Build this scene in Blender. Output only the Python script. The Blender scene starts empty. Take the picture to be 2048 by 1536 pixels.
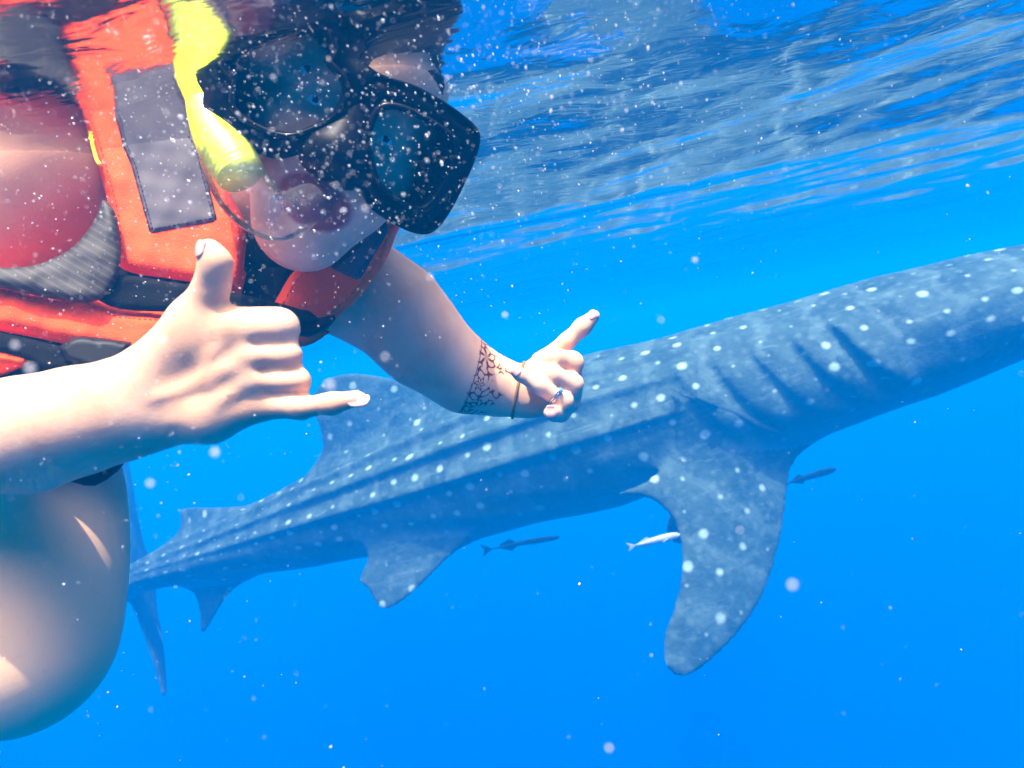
import bpy, bmesh, math, random
import numpy as np
from mathutils import Vector, Matrix, geometry

random.seed(7); RNG = np.random.default_rng(7)
SC = bpy.context.scene
COL = SC.collection

# ------------------------------------------------------------------ camera
FPX = 1334.0                                   # focal length in photograph pixels (2048 wide)
CAM = np.array([0.0, 0.0, -0.235])              # a hand's breadth under the surface (z = 0)
_u = np.array([-0.19, 1.0, 0.066]); _u /= np.linalg.norm(_u)
_f = np.array([0, 0, -1.0]); _f -= _u*_f.dot(_u); _f /= np.linalg.norm(_f)
_r = np.cross(_f, _u)
ROT = np.array([_r, _f, _u])                   # camera axes -> world axes
cd = bpy.data.cameras.new('camera'); cam = bpy.data.objects.new('camera', cd); COL.objects.link(cam)
m4 = Matrix(ROT.tolist()).to_4x4(); m4.translation = Vector(CAM); cam.matrix_world = m4
cd.sensor_fit = 'HORIZONTAL'; cd.sensor_width = 36.0; cd.lens = 36.0*FPX/2048.0
cd.clip_start = 0.01; cd.clip_end = 2000
cd.dof.use_dof = True; cd.dof.focus_distance = 0.72; cd.dof.aperture_fstop = 9.0
SC.camera = cam

# ------------------------------------------------------------------ world, sun, exposure
SUN = np.array([0.05, -0.31, 0.95]); SUN /= np.linalg.norm(SUN)     # towards the sun
w = bpy.data.worlds.new('World'); SC.world = w; w.use_nodes = True
nt = w.node_tree; nt.nodes.clear()
sky = nt.nodes.new('ShaderNodeTexSky'); sky.sky_type = 'NISHITA'; sky.sun_disc = False; sky.dust_density = 10.0; sky.ozone_density = 0.5
sky.sun_elevation = math.asin(SUN[2]); sky.sun_rotation = math.atan2(SUN[0], SUN[1])
bg = nt.nodes.new('ShaderNodeBackground'); bg.inputs['Strength'].default_value = 0.15
wo = nt.nodes.new('ShaderNodeOutputWorld')
nt.links.new(sky.outputs[0], bg.inputs[0]); nt.links.new(bg.outputs[0], wo.inputs[0])
sl = bpy.data.lights.new('sun', 'SUN'); sl.energy = 3.1; sl.angle = math.radians(0.6); sl.color = (1.0, 0.90, 0.76)
so = bpy.data.objects.new('sun', sl); COL.objects.link(so)
so.rotation_euler = Vector(SUN).to_track_quat('Z', 'Y').to_euler(); so.location = (0, 0, 30)
SC.view_settings.view_transform = 'Standard'; SC.view_settings.look = 'None'
SC.view_settings.exposure = 2.05; SC.view_settings.gamma = 1.0
SC.cycles.use_denoising = True; SC.cycles.use_adaptive_sampling = True; SC.cycles.adaptive_threshold = 0.02
SC.cycles.max_bounces = 10; SC.cycles.diffuse_bounces = 2; SC.cycles.glossy_bounces = 3
SC.cycles.transmission_bounces = 4; SC.cycles.transparent_max_bounces = 12; SC.cycles.volume_bounces = 3
SC.cycles.use_light_tree = False; SC.cycles.caustics_reflective = False; SC.cycles.caustics_refractive = False

# ------------------------------------------------------------------ helpers
def P(px, py, d):
    """photograph pixel + distance along the view axis -> point in the place"""
    return ROT @ np.array([(px-1024.0)/FPX*d, (768.0-py)/FPX*d, -d]) + CAM
def proj(p):
    c = ROT.T @ (np.asarray(p)-CAM); d = -c[2]
    return (1024+FPX*c[0]/d, 768-FPX*c[1]/d, d)
def V(x, y, z): return ROT @ np.array([x, y, z], float)       # camera-space direction -> world
def unit(v): v = np.asarray(v, float); return v/np.linalg.norm(v)

def mesh_obj(name, verts, faces, mat, parent=None, smooth=True):
    me = bpy.data.meshes.new(name)
    verts = np.asarray(verts, np.float32)
    if isinstance(faces, np.ndarray):
        n, k = faces.shape
        me.vertices.add(len(verts)); me.vertices.foreach_set('co', verts.ravel())
        me.loops.add(n*k); me.loops.foreach_set('vertex_index', faces.astype(np.int32).ravel())
        me.polygons.add(n); me.polygons.foreach_set('loop_start', np.arange(0, n*k, k, dtype=np.int32))
        me.update(calc_edges=True); me.validate()
    else:
        me.from_pydata(verts.tolist(), [], faces); me.update()
    if smooth: me.polygons.foreach_set('use_smooth', np.ones(len(me.polygons), bool))
    if mat: me.materials.append(mat)
    o = bpy.data.objects.new(name, me); COL.objects.link(o)
    if parent: o.parent = parent; o.matrix_parent_inverse = Matrix.Translation(-parent.location)
    return o
def fix_normals(o):
    bm = bmesh.new(); bm.from_mesh(o.data); bmesh.ops.recalc_face_normals(bm, faces=bm.faces[:]); bm.to_mesh(o.data); bm.free(); return o
def thing(name, loc, label, cat, group=None):
    o = bpy.data.objects.new(name, None); COL.objects.link(o); o.location = Vector(loc); o.empty_display_size = 0.05
    return tag(o, label, cat, group)
def tag(o, label=None, cat=None, group=None, kind=None):
    if label: o['label'] = label
    if cat: o['category'] = cat
    if group: o['group'] = group
    if kind: o['kind'] = kind
    return o

# ---- materials
def new_mat(name):
    m = bpy.data.materials.new(name); m.use_nodes = True; m.node_tree.nodes.clear()
    return m, m.node_tree
class G:
    """tiny node-graph helper"""
    def __init__(s, nt): s.nt = nt
    def n(s, typ, props=None, **ins):
        nd = s.nt.nodes.new(typ)
        for k, v in (props or {}).items(): setattr(nd, k, v)
        for k, v in ins.items():
            key = int(k[1:]) if k[0] == 'i' and k[1:].isdigit() else k.replace('_', ' ')
            sock = nd.inputs[key]
            if isinstance(v, bpy.types.NodeSocket): s.nt.links.new(v, sock)
            else: sock.default_value = v
        return nd
    def math(s, op, a, b=0.0, c=0.0, clamp=False):
        return s.n('ShaderNodeMath', {'operation': op, 'use_clamp': clamp}, i0=a, i1=b, i2=c).outputs[0]
    def ramp(s, fac, stops, interp='LINEAR'):
        nd = s.n('ShaderNodeValToRGB', None, Fac=fac); cr = nd.color_ramp; cr.interpolation = interp
        while len(cr.elements) < len(stops): cr.elements.new(0.5)
        for e, (p, c) in zip(cr.elements, stops):
            e.position = p; e.color = (*c, 1) if len(c) == 3 else c
        return nd.outputs[0]
    def mix(s, fac, a, b, mode='MIX'):
        nd = s.n('ShaderNodeMix', {'data_type': 'RGBA', 'blend_type': mode})
        for i, v in ((0, fac), (6, a), (7, b)):
            if isinstance(v, bpy.types.NodeSocket): s.nt.links.new(v, nd.inputs[i])
            else: nd.inputs[i].default_value = (*v, 1) if isinstance(v, tuple) and len(v) == 3 else v
        return nd.outputs[2]
    def out(s, surf=None, vol=None):
        o = s.nt.nodes.new('ShaderNodeOutputMaterial')
        if surf is not None: s.nt.links.new(surf, o.inputs['Surface'])
        if vol is not None: s.nt.links.new(vol, o.inputs['Volume'])
def plain(name, color, rough=0.5, noise=0.15, nscale=60.0, bump=0.0, bscale=400.0, spec=0.12, sss=0.0, metal=0.0):
    m, nt = new_mat(name); g = G(nt)
    tc = g.n('ShaderNodeTexCoord').outputs['Object']
    nz = g.n('ShaderNodeTexNoise', None, Vector=tc, Scale=nscale, Detail=4.0).outputs[0]
    c = g.mix(g.ramp(nz, [(0.3, (0, 0, 0)), (0.7, (1, 1, 1))]), tuple(max(0, v*(1-noise)) for v in color), tuple(min(1, v*(1+noise)) for v in color))
    b = g.n('ShaderNodeBsdfPrincipled', None, Base_Color=c, Roughness=rough, Metallic=metal)
    b.inputs['Specular IOR Level'].default_value = spec
    if sss: b.inputs['Subsurface Weight'].default_value = sss; b.inputs['Subsurface Scale'].default_value = 0.01
    if bump:
        n2 = g.n('ShaderNodeTexNoise', None, Vector=tc, Scale=bscale, Detail=3.0).outputs[0]
        nt.links.new(g.n('ShaderNodeBump', None, Height=n2, Strength=bump, Distance=0.002).outputs[0], b.inputs['Normal'])
    g.out(b.outputs[0]); return m

# ---- implicit surfaces: sparse surface nets
def smin(a, b, k):
    if k <= 0: return np.minimum(a, b)
    h = np.maximum(k-np.abs(a-b), 0)/k
    return np.minimum(a, b)-h*h*k*0.25
def smax(a, b, k): return -smin(-a, -b, k)
class Cone:
    def __init__(s, a, r1, b, r2, flat=None):
        s.a = np.asarray(a, float); s.b = np.asarray(b, float); s.r1 = r1; s.r2 = r2; s.flat = flat
        s.c = (s.a+s.b)/2; s.R = np.linalg.norm(s.b-s.a)/2+max(r1, r2)*(max(1, flat[1]) if flat else 1)
    def __call__(s, p):
        ba = s.b-s.a; pa = p-s.a; l2 = max(ba.dot(ba), 1e-12)
        t = np.clip(pa@ba/l2, 0, 1); q = pa-t[:, None]*ba
        sc = 1.0
        if s.flat:
            n, f = s.flat; q = q+np.outer(q@n*(1/f-1), n); sc = min(1.0, f)**0.5
        return (np.sqrt((q*q).sum(1))-(s.r1+(s.r2-s.r1)*t))*sc
class Fn:
    def __init__(s, f, c, R): s.f = f; s.c = np.asarray(c, float); s.R = R
    def __call__(s, p): return s.f(p)
class Field:
    """groups: (prims, k_in, k_out, op) joined in order; op '+' or '-'"""
    def __init__(s, groups): s.groups = groups
    def pick(s, c, rad):
        out = []
        for pr, ki, ko, op in s.groups:
            sel = [q for q in pr if np.linalg.norm(q.c-c) < q.R+rad+max(ki, ko)]
            if sel: out.append((sel, ki, ko, op))
        return out
    def ev(s, p, groups=None):
        d = np.full(len(p), 10.0)
        for pr, ki, ko, op in (s.groups if groups is None else groups):
            e = None
            for q in pr:
                x = q(p); e = x if e is None else smin(e, x, ki)
            d = smin(d, e, ko) if op == '+' else smax(d, -e, ko)
        return d
    def near(s, c, rad): return Field(s.pick(np.asarray(c, float), rad))
    def at(s, p): return float(s.ev(np.asarray(p, float)[None])[0])
    def grad(s, p, e=1e-3):
        p = np.asarray(p, float); q = np.repeat(p[None], 6, 0)
        for i in range(3): q[2*i, i] += e; q[2*i+1, i] -= e
        v = s.ev(q); return unit([v[0]-v[1], v[2]-v[3], v[4]-v[5]])
    def march(s, o, d, t=0.0, tmax=20.0, step=0.6):
        o = np.asarray(o, float); d = unit(d)
        while t < tmax:
            v = s.at(o+d*t)
            if v < 2e-4: return t
            t += max(v*step, 2e-4)
        return None
    def mesh(s, vox, smooth=1, B=16):
        lo = np.min([q.c-q.R for g in s.groups if g[3] == '+' for q in g[0]], 0)-3*vox
        cand = set(); S = B*vox; rad = S*0.5*1.7321
        for g in s.groups:
            if g[3] != '+': continue
            for q in g[0]:
                a = np.floor((q.c-q.R-0.02-lo)/S).astype(int); b = np.floor((q.c+q.R+0.02-lo)/S).astype(int)
                for i in range(max(a[0], 0), b[0]+1):
                    for j in range(max(a[1], 0), b[1]+1):
                        for k in range(max(a[2], 0), b[2]+1): cand.add((i, j, k))
        cand = np.array(sorted(cand)); cen = lo+(cand+0.5)*S
        d = s.ev(cen); cand = cand[np.abs(d) < rad*1.25+0.012]
        ax = np.arange(B+1)
        L = np.stack(np.meshgrid(ax, ax, ax, indexing='ij'), -1).reshape(-1, 3)
        K = np.int64(1 << 20)
        keys, pos, quads = [], [], []
        corner = np.array([(i, j, k) for i in (0, 1) for j in (0, 1) for k in (0, 1)])
        edges = [(a, b) for a in range(8) for b in range(a+1, 8) if np.abs(corner[a]-corner[b]).sum() == 1]
        for blk in cand:
            c = lo+(blk+0.5)*S
            gs = s.pick(c, rad)
            if not gs: continue
            p = lo+(blk*B+L)*vox
            v = s.ev(p, gs).reshape(B+1, B+1, B+1); sg = v < 0
            if sg.all() or not sg.any(): continue
            st = np.stack([sg[i:B+i, j:B+j, k:B+k] for i, j, k in corner]); act = st.any(0) & ~st.all(0)
            idx = np.argwhere(act)
            if len(idx):
                cv = np.stack([v[idx[:, 0]+i, idx[:, 1]+j, idx[:, 2]+k] for i, j, k in corner], 1)
                acc = np.zeros((len(idx), 3)); cnt = np.zeros(len(idx))
                for a, b in edges:
                    va, vb = cv[:, a], cv[:, b]; x = (va < 0) != (vb < 0)
                    t = np.where(x, va/np.where(np.abs(va-vb) < 1e-12, 1, va-vb), 0)
                    acc += np.where(x[:, None], corner[a]+t[:, None]*(corner[b]-corner[a]), 0); cnt += x
                gi = blk*B+idx
                keys.append((gi[:, 0]*K+gi[:, 1])*K+gi[:, 2]); pos.append(lo+(gi+acc/cnt[:, None])*vox)
            for axn in range(3):
                sl0 = [slice(0, B)]*3; sl1 = [slice(0, B)]*3; sl1[axn] = slice(1, B+1)
                A = sg[tuple(sl0)]; Bb = sg[tuple(sl1)]; e = np.argwhere(A != Bb)
                if not len(e): continue
                ge = blk*B+e; u_, v_ = (axn+1) % 3, (axn+2) % 3
                cells = []
                for du, dv in ((0, 0), (-1, 0), (-1, -1), (0, -1)):
                    q = ge.copy(); q[:, u_] += du; q[:, v_] += dv; cells.append((q[:, 0]*K+q[:, 1])*K+q[:, 2])
                cells = np.stack(cells, 1); flip = ~A[e[:, 0], e[:, 1], e[:, 2]]
                cells[flip] = cells[flip][:, ::-1]; quads.append(cells)
        keys = np.concatenate(keys); pos = np.concatenate(pos); quads = np.concatenate(quads)
        o = np.argsort(keys); keys = keys[o]; pos = pos[o]
        ix = np.clip(np.searchsorted(keys, quads), 0, len(keys)-1); ok = (keys[ix] == quads).all(1); f = ix[ok]
        for _ in range(smooth):
            acc = np.zeros_like(pos); cnt = np.zeros(len(pos))
            for i in range(4):
                a, b = f[:, i], f[:, (i+1) % 4]
                for x in range(3): acc[:, x] += np.bincount(a, pos[b, x], len(pos))+np.bincount(b, pos[a, x], len(pos))
                cnt += np.bincount(a, minlength=len(pos))+np.bincount(b, minlength=len(pos))
            pos = pos*0.5+0.5*acc/np.maximum(cnt, 1)[:, None]
        return pos, f

def catmull(pts, n, closed=False):
    pts = np.asarray(pts, float); m = len(pts)
    out = []
    segs = m if closed else m-1
    for i in range(segs):
        if closed: p0, p1, p2, p3 = (pts[(i+j-1) % m] for j in range(4))
        else: p0, p1, p2, p3 = pts[max(i-1, 0)], pts[i], pts[i+1], pts[min(i+2, m-1)]
        for t in np.arange(n)/n:
            out.append(0.5*(2*p1+(p2-p0)*t+(2*p0-5*p1+4*p2-p3)*t*t+(3*p1-p0-3*p2+p3)*t**3))
    if not closed: out.append(pts[-1])
    return np.array(out)
def poly_sdf(poly, p):
    d = np.full(len(p), 1e18); s = np.ones(len(p)); n = len(poly)
    for i in range(n):
        a = poly[i]; b = poly[i-1]; e = b-a; w_ = p-a
        t = np.clip(w_@e/max(e.dot(e), 1e-12), 0, 1); bb = w_-t[:, None]*e; d = np.minimum(d, (bb*bb).sum(1))
        c1 = p[:, 1] >= a[1]; c2 = p[:, 1] < b[1]; c3 = e[0]*w_[:, 1] > e[1]*w_[:, 0]
        s = np.where((c1 & c2 & c3) | (~c1 & ~c2 & ~c3), -s, s)
    return s*np.sqrt(d)
def tube_geo(pts, rad, seg=20, caps=True, ref=None):
    pts = np.asarray(pts, float); rad = np.broadcast_to(rad, (len(pts),)); V_, F = [], []
    tg = np.gradient(pts, axis=0); n = None
    for i, p in enumerate(pts):
        t = unit(tg[i])
        if n is None:
            n = np.cross(t, [0.3, 0.5, 0.8] if ref is None else ref)
        n = unit(n-t*n.dot(t)); b = np.cross(t, n)
        for k in range(seg):
            a = 2*math.pi*k/seg; V_.append(p+rad[i]*(math.cos(a)*n+math.sin(a)*b))
    for i in range(len(pts)-1):
        for k in range(seg):
            F.append((i*seg+k, i*seg+(k+1) % seg, (i+1)*seg+(k+1) % seg, (i+1)*seg+k))
    if caps: F += [tuple(range(seg))[::-1], tuple(range((len(pts)-1)*seg, len(pts)*seg))]
    return V_, F
def ring_geo(pts, r, seg=8):
    """closed tube"""
    pts = np.asarray(pts, float); m = len(pts); V_, F = [], []
    c = pts.mean(0)
    for i in range(m):
        t = unit(pts[(i+1) % m]-pts[i-1]); n = pts[i]-c; n = unit(n-t*n.dot(t)); b = np.cross(t, n)
        for k in range(seg):
            a = 2*math.pi*k/seg; V_.append(pts[i]+r*(math.cos(a)*n+math.sin(a)*b))
    for i in range(m):
        for k in range(seg):
            j = (i+1) % m; F.append((i*seg+k, i*seg+(k+1) % seg, j*seg+(k+1) % seg, j*seg+k))
    return V_, F
def join_geo(parts):
    V_, F = [], []
    for v, f in parts:
        o = len(V_); V_ += list(v); F += [tuple(i+o for i in q) for q in f]
    return V_, F
def loft(rings, cap0=False, cap1=False, closed=True):
    n = len(rings[0]); V_ = [p for r in rings for p in r]; F = []
    for i in range(len(rings)-1):
        for k in range(n if closed else n-1):
            F.append((i*n+k, i*n+(k+1) % n, (i+1)*n+(k+1) % n, (i+1)*n+k))
    if cap0: F.append(tuple(range(n))[::-1])
    if cap1: F.append(tuple(range((len(rings)-1)*n, len(rings)*n)))
    return V_, F

#@@MATERIALS
# ------------------------------------------------------------------ materials
def water_surface_mat():
    m, nt = new_mat('water_surface'); g = G(nt)
    tc = g.n('ShaderNodeTexCoord').outputs['Object']
    mp = g.n('ShaderNodeMapping', None, Vector=tc, Scale=(1.0, 1.8, 1.0)).outputs[0]
    n1 = g.n('ShaderNodeTexNoise', None, Vector=mp, Scale=16.0, Detail=3.0, Roughness=0.55, Distortion=0.4).outputs[0]
    bump = g.n('ShaderNodeBump', None, Height=n1, Strength=0.10, Distance=0.012).outputs[0]
    fr = g.n('ShaderNodeFresnel', None, IOR=1.333).outputs[0]
    tr = g.n('ShaderNodeBsdfTransparent').outputs[0]
    gl = g.n('ShaderNodeBsdfGlossy', None, Roughness=0.09, Normal=bump).outputs[0]
    g.out(g.n('ShaderNodeMixShader', None, i0=fr, i1=tr, i2=gl).outputs[0]); return m
def water_volume_mat():
    m, nt = new_mat('sea_water'); g = G(nt)
    v = g.n('ShaderNodeVolumePrincipled', None, Color=(0.0, 0.22, 0.63, 1), Density=0.14, Anisotropy=0.0)
    g.out(vol=v.outputs[0]); return m
def clear_mat(name, tint, ior, rough=0.02, milk=0.0, milk_col=(0.8, 0.8, 0.85)):
    m, nt = new_mat(name); g = G(nt)
    fr = g.n('ShaderNodeFresnel', None, IOR=ior).outputs[0]
    tr = g.n('ShaderNodeBsdfTransparent', None, Color=(*tint, 1)).outputs[0]
    gl = g.n('ShaderNodeBsdfGlossy', None, Roughness=rough).outputs[0]
    s_ = g.n('ShaderNodeMixShader', None, i0=fr, i1=tr, i2=gl).outputs[0]
    if milk:
        df = g.n('ShaderNodeBsdfDiffuse', None, Color=(*milk_col, 1)).outputs[0]
        s_ = g.n('ShaderNodeMixShader', None, i0=milk, i1=s_, i2=df).outputs[0]
    g.out(s_); return m
def skin_mat():
    m, nt = new_mat('skin'); g = G(nt)
    tc = g.n('ShaderNodeTexCoord').outputs['Object']
    tone = g.n('ShaderNodeAttribute', {'attribute_name': 'tone'}).outputs['Fac']
    lip = g.n('ShaderNodeAttribute', {'attribute_name': 'lip'}).outputs['Fac']
    n1 = g.n('ShaderNodeTexNoise', None, Vector=tc, Scale=28.0, Detail=5.0).outputs[0]
    n2 = g.n('ShaderNodeTexNoise', None, Vector=tc, Scale=170.0, Detail=3.0).outputs[0]
    base = g.mix(g.ramp(n1, [(0.35, (0, 0, 0)), (0.68, (1, 1, 1))]), (0.60, 0.34, 0.21), (0.70, 0.44, 0.29))
    base = g.mix(tone, base, (0.74, 0.36, 0.22))
    base = g.mix(g.n('ShaderNodeAttribute', {'attribute_name': 'pale'}).outputs['Fac'], base, (0.84, 0.52, 0.29))  # thigh colour lifted and warmed to stand in for light lost in blue shade
    base = g.mix(lip, base, (0.36, 0.07, 0.065))
    base = g.mix(g.math('MULTIPLY', g.ramp(n2, [(0.62, (0, 0, 0)), (0.75, (1, 1, 1))]), 0.12), base, (0.45, 0.16, 0.10))
    # henna: rosettes, petals and a border line, drawn in wrist coordinates (metres along / around the arm)
    hv = g.n('ShaderNodeAttribute', {'attribute_name': 'henna'}).outputs['Vector']
    sep = g.n('ShaderNodeSeparateXYZ', None, Vector=hv)
    U, W, M = sep.outputs[0], sep.outputs[1], sep.outputs[2]
    flat = g.n('ShaderNodeCombineXYZ', None, X=U, Y=W, Z=0.0).outputs[0]
    vo = g.n('ShaderNodeTexVoronoi', {'feature': 'F1'}, Vector=flat, Scale=36.0, Randomness=0.75)
    ringp = g.math('SINE', g.math('MULTIPLY', vo.outputs['Distance'], 17.0))
    dv = g.n('ShaderNodeVectorMath', {'operation': 'SUBTRACT'}, i0=flat, i1=vo.outputs['Position']).outputs[0]
    sx = g.n('ShaderNodeSeparateXYZ', None, Vector=dv)
    ang = g.math('ARCTAN2', sx.outputs[1], sx.outputs[0])
    pet = g.math('SINE', g.math('ADD', g.math('MULTIPLY', ang, 6.0), g.math('MULTIPLY', vo.outputs['Distance'], 9.0)))
    dist = g.n('ShaderNodeTexNoise', None, Vector=flat, Scale=240.0, Detail=2.0).outputs[0]
    pat = g.math('ADD', g.math('ADD', ringp, g.math('MULTIPLY', pet, 0.75)), g.math('MULTIPLY', dist, 0.5))
    lines = g.math('SUBTRACT', 1.0, g.math('MULTIPLY', g.math('ABSOLUTE', g.math('SUBTRACT', pat, 0.45)), 1.45), clamp=True)
    hen = g.math('MULTIPLY', g.math('MULTIPLY', lines, M), 1.5, clamp=True)
    edge = g.math('SUBTRACT', 1.0, g.math('MULTIPLY', g.math('ABSOLUTE', U), 900.0), clamp=True)
    inside = g.math('GREATER_THAN', M, 0.001)
    hen = g.math('MAXIMUM', hen, g.math('MULTIPLY', edge, inside))
    base = g.mix(g.math('MULTIPLY', hen, 0.97), base, (0.085, 0.012, 0.005))
    b = g.n('ShaderNodeBsdfPrincipled', None, Base_Color=base, Roughness=0.42)
    b.inputs['Subsurface Weight'].default_value = 0.25
    b.inputs['Subsurface Radius'].default_value = (1.0, 0.32, 0.16); b.inputs['Subsurface Scale'].default_value = 0.006
    b.inputs['Specular IOR Level'].default_value = 0.08
    n3 = g.n('ShaderNodeTexNoise', None, Vector=tc, Scale=520.0, Detail=4.0).outputs[0]
    nt.links.new(g.n('ShaderNodeBump', None, Height=n3, Strength=0.16, Distance=0.001).outputs[0], b.inputs['Normal'])
    g.out(b.outputs[0]); return m
def fabric_mat(name, color, rough=0.75, weave=900.0, bump=0.4, fade=0.12):
    m, nt = new_mat(name); g = G(nt)
    tc = g.n('ShaderNodeTexCoord').outputs['Object']
    n1 = g.n('ShaderNodeTexNoise', None, Vector=tc, Scale=14.0, Detail=6.0, Roughness=0.6).outputs[0]
    c = g.mix(g.ramp(n1, [(0.3, (0, 0, 0)), (0.72, (1, 1, 1))]), tuple(v*(1-fade) for v in color), tuple(min(1, v*(1+fade)) for v in color))
    n2 = g.n('ShaderNodeTexNoise', None, Vector=tc, Scale=55.0, Detail=4.0).outputs[0]
    vx = g.n('ShaderNodeTexVoronoi', None, Vector=tc, Scale=weave).outputs['Distance']
    h = g.math('ADD', g.math('MULTIPLY', vx, 0.3), n2)
    b = g.n('ShaderNodeBsdfPrincipled', None, Base_Color=c, Roughness=rough)
    b.inputs['Specular IOR Level'].default_value = 0.06
    nt.links.new(g.n('ShaderNodeBump', None, Height=h, Strength=bump, Distance=0.003).outputs[0], b.inputs['Normal'])
    g.out(b.outputs[0]); return m
def mesh_fabric_mat():
    m, nt = new_mat('striped_mesh_fabric'); g = G(nt)
    at = g.n('ShaderNodeAttribute', {'attribute_name': 'stripe'}).outputs['Fac']
    s_ = g.math('SINE', g.math('MULTIPLY', at, 6.28318))
    c = g.mix(g.ramp(s_, [(0.35, (0, 0, 0)), (0.6, (1, 1, 1))]), (0.003, 0.003, 0.0035), (0.026, 0.020, 0.019))
    b = g.n('ShaderNodeBsdfPrincipled', None, Base_Color=c, Roughness=0.7)
    g.out(b.outputs[0]); return m
def shark_mat():
    m, nt = new_mat('shark_skin'); g = G(nt)
    rest = g.n('ShaderNodeAttribute', {'attribute_name': 'rest'}).outputs['Vector']
    belly = g.n('ShaderNodeAttribute', {'attribute_name': 'belly'}).outputs['Fac']
    n1 = g.n('ShaderNodeTexNoise', None, Vector=rest, Scale=5.5, Detail=7.0, Roughness=0.62).outputs[0]
    n2 = g.n('ShaderNodeTexNoise', None, Vector=rest, Scale=26.0, Detail=5.0, Roughness=0.6).outputs[0]
    base = g.mix(g.ramp(n1, [(0.34, (0, 0, 0)), (0.68, (1, 1, 1))]), (0.012, 0.028, 0.024), (0.032, 0.062, 0.052))
    base = g.mix(g.math('MULTIPLY', g.ramp(n2, [(0.45, (0, 0, 0)), (0.75, (1, 1, 1))]), 0.35), base, (0.06, 0.12, 0.12))
    mp = g.n('ShaderNodeAttribute', {'attribute_name': 'skin'}).outputs['Vector']
    wob = g.n('ShaderNodeTexNoise', None, Vector=rest, Scale=60.0, Detail=2.0).outputs[0]
    v1 = g.n('ShaderNodeTexVoronoi', {'feature': 'F1', 'voronoi_dimensions': '2D'}, Vector=mp, Scale=7.2, Randomness=0.55)
    rs = g.n('ShaderNodeSeparateXYZ', None, Vector=v1.outputs['Color']).outputs[0]
    thr = g.math('ADD', g.math('MULTIPLY', rs, 0.15), 0.085)
    dd = g.math('ADD', v1.outputs['Distance'], g.math('MULTIPLY', wob, 0.06))
    spot = g.math('MULTIPLY', g.math('SUBTRACT', thr, dd), 10.0, clamp=True)
    v2 = g.n('ShaderNodeTexVoronoi', {'feature': 'F1', 'voronoi_dimensions': '2D'}, Vector=mp, Scale=13.0, Randomness=0.8)
    spot2 = g.math('MULTIPLY', g.math('SUBTRACT', 0.26, v2.outputs['Distance']), 3.0, clamp=True)
    sxs = g.n('ShaderNodeSeparateXYZ', None, Vector=mp).outputs[0]
    bars = g.math('SINE', g.math('ADD', g.math('MULTIPLY', sxs, 26.0), g.math('MULTIPLY', n1, 9.0)))
    base = g.mix(g.math('MULTIPLY', g.ramp(bars, [(0.55, (0, 0, 0)), (0.95, (1, 1, 1))]), 0.16), base, (0.13, 0.22, 0.21))
    scr = g.n('ShaderNodeTexNoise', None, Vector=g.n('ShaderNodeMapping', None, Vector=rest, Scale=(3.0, 30.0, 30.0)).outputs[0], Scale=1.6, Detail=6.0, Roughness=0.7).outputs[0]
    base = g.mix(g.math('MULTIPLY', g.ramp(scr, [(0.56, (0, 0, 0)), (0.70, (1, 1, 1))]), 0.35), base, (0.12, 0.19, 0.185))
    base = g.mix(g.math('MULTIPLY', spot2, 0.28), base, (0.13, 0.22, 0.20))
    base = g.mix(g.math('MULTIPLY', spot, 0.95), base, (0.21, 0.33, 0.27))
    base = g.mix(belly, base, (0.10, 0.15, 0.16))
    b = g.n('ShaderNodeBsdfPrincipled', None, Base_Color=base, Roughness=0.6)
    b.inputs['Specular IOR Level'].default_value = 0.04
    h = g.math('ADD', n2, g.math('MULTIPLY', wob, 0.3))
    nt.links.new(g.n('ShaderNodeBump', None, Height=h, Strength=0.35, Distance=0.02).outputs[0], b.inputs['Normal'])
    g.out(b.outputs[0]); return m

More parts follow.
